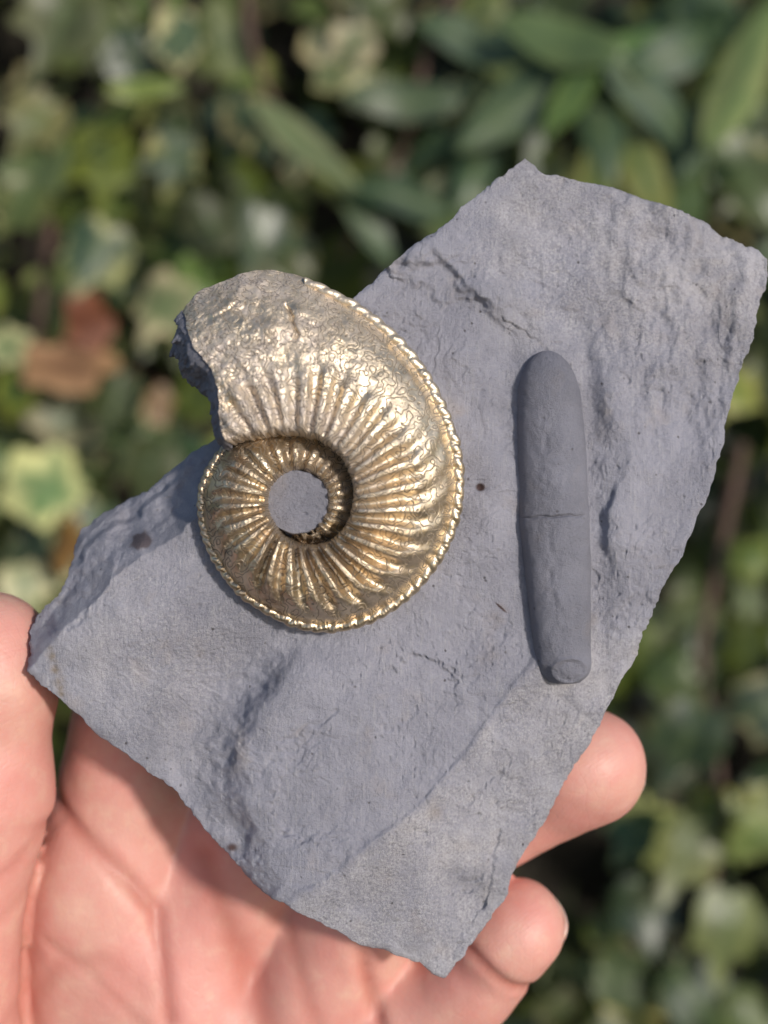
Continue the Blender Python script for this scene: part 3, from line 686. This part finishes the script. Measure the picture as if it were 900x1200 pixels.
def crease_shade(p):
    tot = np.zeros(len(p)); vis = np.zeros(len(p))
    for pts, w, dp in CR3:
        best = np.full(len(p), 1e9)
        for a, b in zip(pts[:-1], pts[1:]):
            ab = (b - a)[:2]; t = np.clip(((p[:, :2] - a[:2]) @ ab) / (ab @ ab), 0, 1)
            best = np.minimum(best, np.linalg.norm(p[:, :2] - a[:2] - t[:, None] * ab, axis=1))
        near = np.exp(-((p[:, 2] - pts[0][2] - 2) / 12.0) ** 2)
        g = np.exp(-(best / w) ** 2) * near
        tot += 0.75 * dp * g; vis = np.maximum(vis, g * min(1, dp / 0.9))
    return tot, vis
def surface_nets(f, lo, hi, h):
    n = [int((hi[i] - lo[i]) / h) + 1 for i in range(3)]
    ax = [lo[i] + h * np.arange(n[i]) for i in range(3)]
    V = np.empty(n, np.float32)
    for i in range(n[0]):
        g = np.stack(np.meshgrid(ax[0][i:i + 1], ax[1], ax[2], indexing='ij'), -1).reshape(-1, 3)
        V[i] = f(g).reshape(n[1], n[2])
    s = V < 0
    acc = np.zeros([m - 1 for m in n] + [3], np.float32); cnt = np.zeros([m - 1 for m in n], np.float32)
    N0, N1, N2 = n[0] - 1, n[1] - 1, n[2] - 1
    def sub(A, o): return A[o[0]:o[0] + N0, o[1]:o[1] + N1, o[2]:o[2] + N2]
    for axis in range(3):
        others = [a for a in range(3) if a != axis]
        for b in (0, 1):
            for c in (0, 1):
                o = [0, 0, 0]; o[others[0]] = b; o[others[1]] = c; o2 = list(o); o2[axis] = 1
                v0, v1 = sub(V, o), sub(V, o2); m = (v0 < 0) != (v1 < 0)
                t = np.where(m, v0 / np.where(m, v0 - v1, 1), 0)
                for kx in range(3):
                    acc[..., kx] += np.where(m, t if kx == axis else o[kx], 0)
                cnt += m
    act = cnt > 0; idx = np.full(act.shape, -1, np.int64); idx[act] = np.arange(act.sum())
    ijk = np.argwhere(act); co = (ijk + acc[act] / cnt[act][:, None]) * h + np.array(lo)
    quads = []
    for axis in range(3):
        o1, o2 = [(1, 2), (2, 0), (0, 1)][axis]
        sl0 = [slice(None)] * 3; sl1 = [slice(None)] * 3; sl0[axis] = slice(0, -1); sl1[axis] = slice(1, None)
        ch = np.argwhere(s[tuple(sl0)] != s[tuple(sl1)])
        ch = ch[(ch[:, o1] > 0) & (ch[:, o2] > 0) & (ch[:, o1] < n[o1] - 1) & (ch[:, o2] < n[o2] - 1)]
        def cell(d1, d2):
            q = ch.copy(); q[:, o1] -= d1; q[:, o2] -= d2; return idx[q[:, 0], q[:, 1], q[:, 2]]
        q = np.stack([cell(0, 0), cell(1, 0), cell(1, 1), cell(0, 1)], -1)
        inside = s[ch[:, 0], ch[:, 1], ch[:, 2]]
        q[~inside] = q[~inside][:, ::-1]
        quads.append(q)
    return co, np.concatenate(quads)
def build_hand():
    co, q = surface_nets(hand_sdf, (-105, -215, -105), (60, 25, 8), 1.5)
    o = mesh_np('hand', co, q, None)
    md = o.modifiers.new('s', 'SUBSURF'); md.levels = 1; md.render_levels = 1
    dg = bpy.context.evaluated_depsgraph_get(); me = bpy.data.meshes.new_from_object(o.evaluated_get(dg))
    o.modifiers.clear(); o.data = me; me.name = 'hand'
    p = np.empty(len(me.vertices) * 3, np.float32); me.vertices.foreach_get('co', p); p = p.reshape(-1, 3).astype(float) * 1000
    for it in range(2):
        d = hand_sdf(p); e = 0.4
        g = np.stack([hand_sdf(p + np.eye(3)[i] * e) - d for i in range(3)], -1) / e
        g /= np.linalg.norm(g, axis=1)[:, None] + 1e-6
        p = p - g * np.clip(d, -1, 1)[:, None]
    dep, vis = crease_shade(p)
    sm = hand_sdf(p, True) * np.clip((p[:, 1] + 95) / 15.0, 0, 1); dep = dep + 0.3 * sm; vis = np.maximum(vis, sm)  # thumb-palm fold: slight dent, its shade painted into the colour mask
    soft = 0.25 * (fbm(p[:, 0] / 13, p[:, 1] / 13 + p[:, 2] / 17, 3, 3))
    p = p + g * (soft - dep)[:, None]
    me.vertices.foreach_set('co', (p * 0.001).astype(np.float32).ravel()); me.update()
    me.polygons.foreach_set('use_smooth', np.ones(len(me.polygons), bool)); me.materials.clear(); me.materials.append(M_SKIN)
    attr(o, 'crease_shade', vis)
    o.matrix_world = FR
    tag(o, 'bare left hand with palm up, thumb and fingers gripping the shale slab', 'hand')
    return o
hand = build_hand()
def nail(pts, dors, r, ln, wd):
    a, b = pts[2], pts[3]; ax = (b - a) / np.linalg.norm(b - a); dn = np.array(dors, float); dn -= ax * (dn @ ax); dn /= np.linalg.norm(dn)
    sd = np.cross(ax, dn)
    nu_, nv_ = 17, 15; co = []
    for lay in (0, 1):
        for i in range(nu_):
            for j in range(nv_):
                s = i / (nu_ - 1.0); w = (j / (nv_ - 1.0) - 0.5) * 2
                ww = w * wd * (1 - 0.25 * (2 * s - 1) ** 6 - 0.12 * (1 - s) ** 2)
                L = (s - 0.45) * ln * (1 - 0.12 * w * w)
                rr = r + 0.35 - 0.5 * lay - max(0, L) ** 2 * 0.035
                co.append(b + ax * L + (dn * math.cos(ww) + sd * math.sin(ww)) * rr)
    f = gridfaces(nu_, nv_); n0 = nu_ * nv_
    bd = [i * nv_ for i in range(nu_)] + [(nu_ - 1) * nv_ + j for j in range(1, nv_)] + [i * nv_ + nv_ - 1 for i in range(nu_ - 2, -1, -1)] + [j for j in range(nv_ - 2, 0, -1)]
    side = [[bd[i], bd[(i + 1) % len(bd)], bd[(i + 1) % len(bd)] + n0, bd[i] + n0] for i in range(len(bd))]
    o = mesh_np('fingernail', np.array(co), np.concatenate([f, f[:, ::-1] + n0, np.array(side)]), M_NAIL, hand)
nail(PINKY, (0.78, -0.25, -0.85), 7.15, 9.0, 0.8)
nail(RING, (0.3, -0.4, -0.90), 8.6, 11.0, 0.8)

# ------------------------------------------------------------------ ivy hedge behind
rnd = random.Random(11)
def leaf_mesh(name, kind, seed):
    """leaf about 1 unit = 50 mm; base at the origin, tip along +Y; a thin two-sided blade with edge/vein data"""
    rg = random.Random(seed)
    if kind == 'ivy':
        lobes = [(90, 1.0), (38, 0.78), (142, 0.78), (-22, 0.52), (202, 0.52)]
        lobes = [(a + rg.uniform(-6, 6), l * rg.uniform(0.9, 1.1)) for a, l in lobes]; cy = 0.32
        n = 40; rim = []
        for i in range(n):
            a = -90 + 360 * (i + 0.5) / n
            r = 0.0
            for la, ll in lobes:
                da = abs((a - la + 180) % 360 - 180)
                r = max(r, ll * max(0, 1 - da / (30 if ll > .6 else 34)) ** 0.75 * 0.62)
            r = max(r, 0.33 - 0.12 * max(0, 1 - abs((a + 90 + 180) % 360 - 180) / 25))
            rim.append((r * math.cos(R(a)) * 1.0, cy + r * math.sin(R(a))))
    elif kind == 'round':
        n = 36; cy = 0.42; rim = []
        for i in range(n):
            a = R(-90 + 360 * (i + 0.5) / n); w = 0.05 * math.sin(a * 5 + seed) + 0.03 * math.sin(a * 9)
            rim.append(((0.40 + w) * math.cos(a) * 1.02, cy + (0.44 + w) * math.sin(a)))
    else:
        n = 36; cy = 0.5; rim = []
        for i in range(n):
            f = (i + 0.5) / n; s = 1 if f < 0.5 else -1; q = f * 2 if f < .5 else 2 - f * 2
            wd = 0.145 * math.sin(math.pi * min(1, q ** 0.85)) ** 0.8
            rim.append((s * wd, q * 1.0))
    vs, ed, vn = [], [], []
    rings_ = (0.0, 0.35, 0.7, 0.9, 1.0) if kind != 'long' else (0.0, 0.4, 0.75, 1.0)
    cup = rg.uniform(-0.10, 0.22); droop = rg.uniform(0.05, 0.35); twist = rg.uniform(-0.25, 0.25); ph = rg.uniform(0, 6)
    def zz(x, y):
        return cup * abs(x) * 1.2 - droop * y * y * 0.5 + twist * x * y + 0.03 * math.sin(9 * x + ph) + 0.03 * math.sin(8 * y + ph * 2)
    for k_, s in enumerate(rings_):
        for (x, y) in rim:
            if kind == 'long': X_, Y_ = x * s, y
            else: X_, Y_ = x * s, cy + (y - cy) * s
            vs.append((X_, Y_, zz(X_, Y_))); ed.append(s); vn.append(1.0 if s == 0 else (0.8 if abs(X_) < 0.02 else 0.0))
    m = len(rim); fs = []
    for k_ in range(len(rings_) - 1):
        for i in range(m):
            j = (i + 1) % m; fs.append((k_ * m + i, k_ * m + j, (k_ + 1) * m + j, (k_ + 1) * m + i))
    # petiole
    b0 = len(vs); pl = 0.35 if kind != 'long' else 0.1
    for s in range(4):
        f = s / 3.0
        for q in range(4):
            vs.append((0.014 * math.cos(q * 1.57), 0.06 - pl * f + 0.0, zz(0, 0.06) - 0.25 * f * f - 0.01 + 0.014 * math.sin(q * 1.57))); ed.append(0.0); vn.append(1.0)
    for s in range(3):
        for q in range(4):
            fs.append((b0 + s * 4 + q, b0 + s * 4 + (q + 1) % 4, b0 + s * 4 + 4 + (q + 1) % 4, b0 + s * 4 + 4 + q))
    return np.array(vs), fs, ed, vn
SHAPES = {k_: [leaf_mesh(k_, k_, s + 3) for s in range(5)] for k_ in ('ivy', 'round', 'long')}
MESHC = {}
def leaf_data(kind, var, mat, name='leaf'):
    key = (kind, var, mat.name)
    if key not in MESHC:
        vs, fs, ed, vn = SHAPES[kind][var]
        me = bpy.data.meshes.new(name); me.from_pydata((vs * 0.05).tolist(), [], fs); me.update()
        me.polygons.foreach_set('use_smooth', np.ones(len(me.polygons), bool)); me.materials.append(mat)
        for nm, vals in (('edge', ed), ('vein', vn)):
            a = me.attributes.new(nm, 'FLOAT', 'POINT'); a.data.foreach_set('value', np.array(vals, np.float32))
        MESHC[key] = me
    return MESHC[key]
HEDGE = Matrix.Translation((0, 0, -0.40))           # hedge front, in the slab frame (m)
ivy = empty('ivy', FR @ HEDGE)
tag(ivy, 'variegated ivy covering the bank behind the hand, green leaves with cream edges', 'ivy')
shrub = empty('long_leaved_shrub', FR @ HEDGE)
tag(shrub, 'shrub with long pointed green leaves in a whorl, growing through the ivy', 'shrub')
def hp(px, py, z):
    """photo pixel + depth (mm behind the hedge front, negative = behind) -> hedge-local metres"""
    x, y, zz_ = at(px, py, -400 + z); return Vector((x, y, zz_ + 400)) * 0.001
def leaf_mat(px, py, z, ang, size, tx=0.0, ty=0.0, wid=1.0, center=True):
    """ang: direction of the tip in the picture plane, degrees counter-clockwise from right"""
    rot = Matrix.Rotation(R(tx), 4, 'X') @ Matrix.Rotation(R(ty), 4, 'Y') @ Matrix.Rotation(R(ang - 90), 4, 'Z')
    off = Matrix.Translation((0, -0.5 * 0.05 if center else 0, 0))
    return Matrix.Translation(hp(px, py, z)) @ rot @ Matrix.Diagonal((size * wid, size, size, 1)) @ off
def leaf(parent, kind, mat, px, py, z, ang, size, tx=0, ty=0, wid=1.0, name='leaf'):
    o = bpy.data.objects.new(name, leaf_data(kind, rnd.randrange(5), mat)); COL.objects.link(o)
    o.parent = parent; o.matrix_local = leaf_mat(px, py, z, ang, size, tx, ty, wid)
    return o
# leaves that stand out in the photograph
KEY = [('round', L_CREAM, 40, 572, 10, 200, 0.92), ('ivy', L_VAR, 108, 312, 5, 250, 1.0), ('round', L_CREAM, 5, 405, 0, 180, 0.5),
       ('round', L_CREAM, 416, 52, 0, 40, 0.62), ('round', L_CREAM, 388, 92, 5, 250, 0.45), ('round', L_VAR, 208, 52, 0, 270, 0.62),
       ('long', L_LIME, 170, 104, 15, 5, 0.78), ('ivy', L_GREEN, 65, 40, 10, 250, 1.15), ('ivy', L_VAR, 290, 150, 0, 280, 0.8),
       ('ivy', L_VAR, 200, 195, -5, 260, 0.8), ('ivy', L_LIME, 35, 150, 5, 240, 0.9), ('ivy', L_GREEN, 40, 210, 0, 250, 1.0),
       ('ivy', L_GREEN, 120, 200, -10, 270, 1.0), ('ivy', L_LIME, 20, 250, 0, 230, 0.8), ('round', L_GREEN, 250, 270, -10, 300, 0.7),
       ('ivy', L_VAR, 880, 835, 5, 200, 0.95), ('round', L_LIME, 884, 985, 10, 240, 0.6), ('round', L_LIME, 893, 940, 5, 20, 0.45),
       ('ivy', L_GREEN, 795, 1015, 0, 250, 1.1), ('ivy', L_GREEN, 850, 1105, 5, 260, 1.1), ('ivy', L_DARK, 760, 1080, -5, 280, 1.0),
       ('ivy', L_DARK, 800, 880, -5, 250, 1.1), ('ivy', L_GREEN, 790, 800, -5, 300, 0.7), ('round', L_LIME, 880, 660, 0, 250, 0.5),
       ('round', L_VAR, 345, 200, 5, 260, 0.3), ('ivy', L_LIME, 15, 470, -5, 250, 0.7), ('ivy', L_GREEN, 130, 480, 0, 260, 0.9),
       ('ivy', L_GREEN, 170, 560, -5, 250, 0.9), ('ivy', L_DARK, 60, 640, -5, 280, 0.9), ('round', L_VAR, 410, 88, -8, 300, 0.5),
       ('ivy', L_DARK, 300, 290, -15, 260, 1.0), ('ivy', L_GREEN, 240, 340, -15, 270, 0.9), ('round', L_CREAM, 432, 110, -5, 330, 0.5)]
for kd, mt, px, py, z, an, sz in KEY:
    leaf(ivy, kd, mt, px, py, z, an, sz * 0.98, rnd.uniform(-22, 12), rnd.uniform(-18, 18))
for (px, py, an, sz, mt, z, wd) in [
        (655, 45, 152, 1.75, L_LONGB, 18, 1.1), (668, 112, 235, 1.2, L_LONGB, 20, 1.3), (705, 150, 275, 1.7, L_LONG, 10, 1.1), (610, 118, 220, 2.1, L_LONG, 5, 1.2),
        (765, 120, 325, 1.9, L_LONG, 8, 1.2), (755, 205, 292, 1.6, L_LONGY, -2, 1.1), (868, 90, 65, 2.2, L_LONGY, 10, 1.0), (835, 140, 60, 1.8, L_LONG, 2, 1.0),
        (472, 116, 178, 1.5, L_LONG, 5, 1.2), (468, 230, 172, 1.5, L_LONG, 0, 1.2), (358, 168, 320, 1.7, L_LONGY, 14, 0.75), (430, 255, 300, 1.4, L_LONG, -5, 1.1),
        (735, 55, 40, 1.6, L_LONGB, 4, 1.0), (800, 60, 30, 1.8, L_LONG, 0, 1.1), (700, 215, 265, 1.5, L_LONGY, -8, 1.2), (560, 45, 160, 1.7, L_LONG, -8, 1.2),
        (870, 205, 300, 1.7, L_LONGB, -6, 1.3), (800, 230, 280, 1.5, L_LONGB, -10, 1.3), (890, 30, 50, 1.6, L_LONGB, 0, 1.1), (560, 190, 250, 1.6, L_LONG, -12, 1.2),
        (520, 170, 200, 1.5, L_LONG, -14, 1.1), (640, 160, 255, 1.5, L_LONG, -12, 1.2)]:
    leaf(shrub, 'long', mt, px, py, z, an, sz * 0.78, rnd.uniform(-20, 10), rnd.uniform(-25, 25), wd)
def tube(name, pts, r0, r1, mat, parent, ns=7):
    vs, fs = [], []; n = len(pts)
    for i, p in enumerate(pts):
        tg = (pts[min(n - 1, i + 1)] - pts[max(0, i - 1)]).normalized(); a = tg.orthogonal().normalized(); b = tg.cross(a); r = r0 + (r1 - r0) * i / (n - 1)
        for q in range(ns):
            an = 2 * math.pi * q / ns; vs.append(p + (a * math.cos(an) + b * math.sin(an)) * r)
    for i in range(n - 1):
        for q in range(ns):
            fs.append((i * ns + q, i * ns + (q + 1) % ns, (i + 1) * ns + (q + 1) % ns, (i + 1) * ns + q))
    me = bpy.data.meshes.new(name); me.from_pydata([tuple(v) for v in vs], [], fs); me.update(); me.materials.append(mat)
    me.polygons.foreach_set('use_smooth', np.ones(len(me.polygons), bool))
    o = bpy.data.objects.new(name, me); COL.objects.link(o); o.parent = parent; return o
tube('stem', [hp(780, 520, -90), hp(740, 330, -55), hp(705, 180, -25), hp(694, 80, -2)], 0.004, 0.0025, M_STEM, shrub)
for pts in ([(285, -40, -5), (292, 40, 0), (305, 90, -5), (330, 140, -20)], [(190, -60, -10), (183, 60, -15), (180, 110, -30)], [(870, 520, -20), (820, 760, -10), (850, 960, -15), (800, 1180, -25)],
            [(60, 260, -25), (40, 420, -20), (70, 560, -18), (120, 680, -30)], [(560, -60, -30), (500, 60, -25), (470, 180, -30), (400, 300, -35)]):
    q = [hp(*p) for p in pts]
    tube('stem', [q[0].lerp(q[1], f) if i == 0 else q[i].lerp(q[i + 1], f) for i in range(len(q) - 1) for f in (0, .33, .66)] + [q[-1]], 0.0028, 0.0018, M_STEM, ivy)
# the mass of single leaves, in layers
def pick(px, py):
    r = rnd.random()
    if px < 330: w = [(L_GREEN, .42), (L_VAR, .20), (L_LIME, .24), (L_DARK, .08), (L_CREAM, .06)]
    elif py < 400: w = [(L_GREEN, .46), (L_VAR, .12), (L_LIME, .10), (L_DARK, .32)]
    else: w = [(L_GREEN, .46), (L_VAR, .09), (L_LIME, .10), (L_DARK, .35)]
    for m, p in w:
        r -= p
        if r <= 0: return m
    return L_GREEN
def hidden(px, py):            # wholly behind the slab or the palm
    return 330 < px < 740 and 430 < py < 1010 or (120 < px < 470 and 1000 < py) or (330 < px < 560 and 940 < py)
cnt = 0
while cnt < 255:
    px, py = rnd.uniform(-60, 960), rnd.uniform(-60, 1260)
    if hidden(px, py): continue
    z = -8 - 110 * rnd.random() ** 1.3
    leaf(ivy, rnd.choice(('ivy', 'ivy', 'round')), pick(px, py), px, py, z, rnd.gauss(265, 45), rnd.uniform(0.55, 1.05), rnd.uniform(-40, 15), rnd.uniform(-32, 32)); cnt += 1
# leaves beyond the frame, behind the slab and deep in the hedge: too many to count
groups = {}
for i in range(2600):
    deep = i < 700
    px, py = rnd.uniform(-1250, 2150), rnd.uniform(-1000, 2200)
    inside = -60 < px < 960 and -60 < py < 1260 and not hidden(px, py)
    z = -rnd.uniform(100, 165) if (deep or inside) else -rnd.uniform(0, 80)
    mt = pick(px, py); kd = rnd.choice(('ivy', 'ivy', 'round'))
    mtx = leaf_mat(px, py, z, rnd.gauss(265, 45), rnd.uniform(0.7, 1.2), rnd.uniform(-40, 15), rnd.uniform(-32, 32))
    vs, fs, ed, vn = SHAPES[kd][rnd.randrange(5)]
    g = groups.setdefault(mt.name, [mt, [], [], [], [], 0])
    A = np.array(mtx); w = (vs * 0.05) @ A[:3, :3].T + A[:3, 3]
    g[1].append(w); g[2].extend([tuple(v + g[5] for v in f) for f in fs]); g[3] += ed; g[4] += vn; g[5] += len(vs)
for nm, (mt, vv, ff, ed, vn, n) in groups.items():
    me = bpy.data.meshes.new('foliage'); me.from_pydata(np.concatenate(vv).tolist(), [], ff); me.update(); me.materials.append(mt)
    me.polygons.foreach_set('use_smooth', np.ones(len(me.polygons), bool))
    for an_, vals in (('edge', ed), ('vein', vn)):
        a = me.attributes.new(an_, 'FLOAT', 'POINT'); a.data.foreach_set('value', np.array(vals, np.float32))
    o = bpy.data.objects.new('foliage', me); COL.objects.link(o); o.parent = ivy; o['kind'] = 'stuff'
# dead leaves caught in the ivy
for lab, px, py, z, an, sz, kd, tx, ty in (
        ('large rusty brown dead leaf caught in the ivy, lying flat', 70, 425, 8, 185, 1.0, 'round', -30, 10),
        ('curled orange brown dead leaf caught in the ivy above a larger flat one', 108, 385, 4, 290, 0.7, 'round', 20, 30),
        ('small narrow brown dead leaf caught in the ivy beside the ammonite head', 186, 480, 8, 260, 0.45, 'round', 0, 40),
        ('small brown dead leaf low in the ivy beside the thumb', 75, 645, 8, 250, 0.6, 'round', -10, -30)):
    o = bpy.data.objects.new('dead_leaf', leaf_data(kd, rnd.randrange(5), L_DEAD, 'dead_leaf')); COL.objects.link(o)
    o.matrix_world = FR @ HEDGE @ leaf_mat(px, py, z, an, sz, tx, ty, 0.8)
    tag(o, lab, 'dead leaf', 'dead leaves caught in the ivy')
# earth bank under the ivy
n = 60
gx = np.linspace(-1500, 1500, n); gy = np.linspace(-1500, 1500, n)
G = np.stack(np.meshgrid(gx, gy, indexing='ij'), -1)
gz = -175 + 18 * fbm(G[..., 0] / 160, G[..., 1] / 160, 4, 3)
ground = mesh_np('ground', np.concatenate([G, gz[..., None]], -1), gridfaces(n, n), M_SOIL)
ground.matrix_world = FR @ HEDGE
tag(ground, 'dark earth bank under the ivy', 'ground', kind='structure')
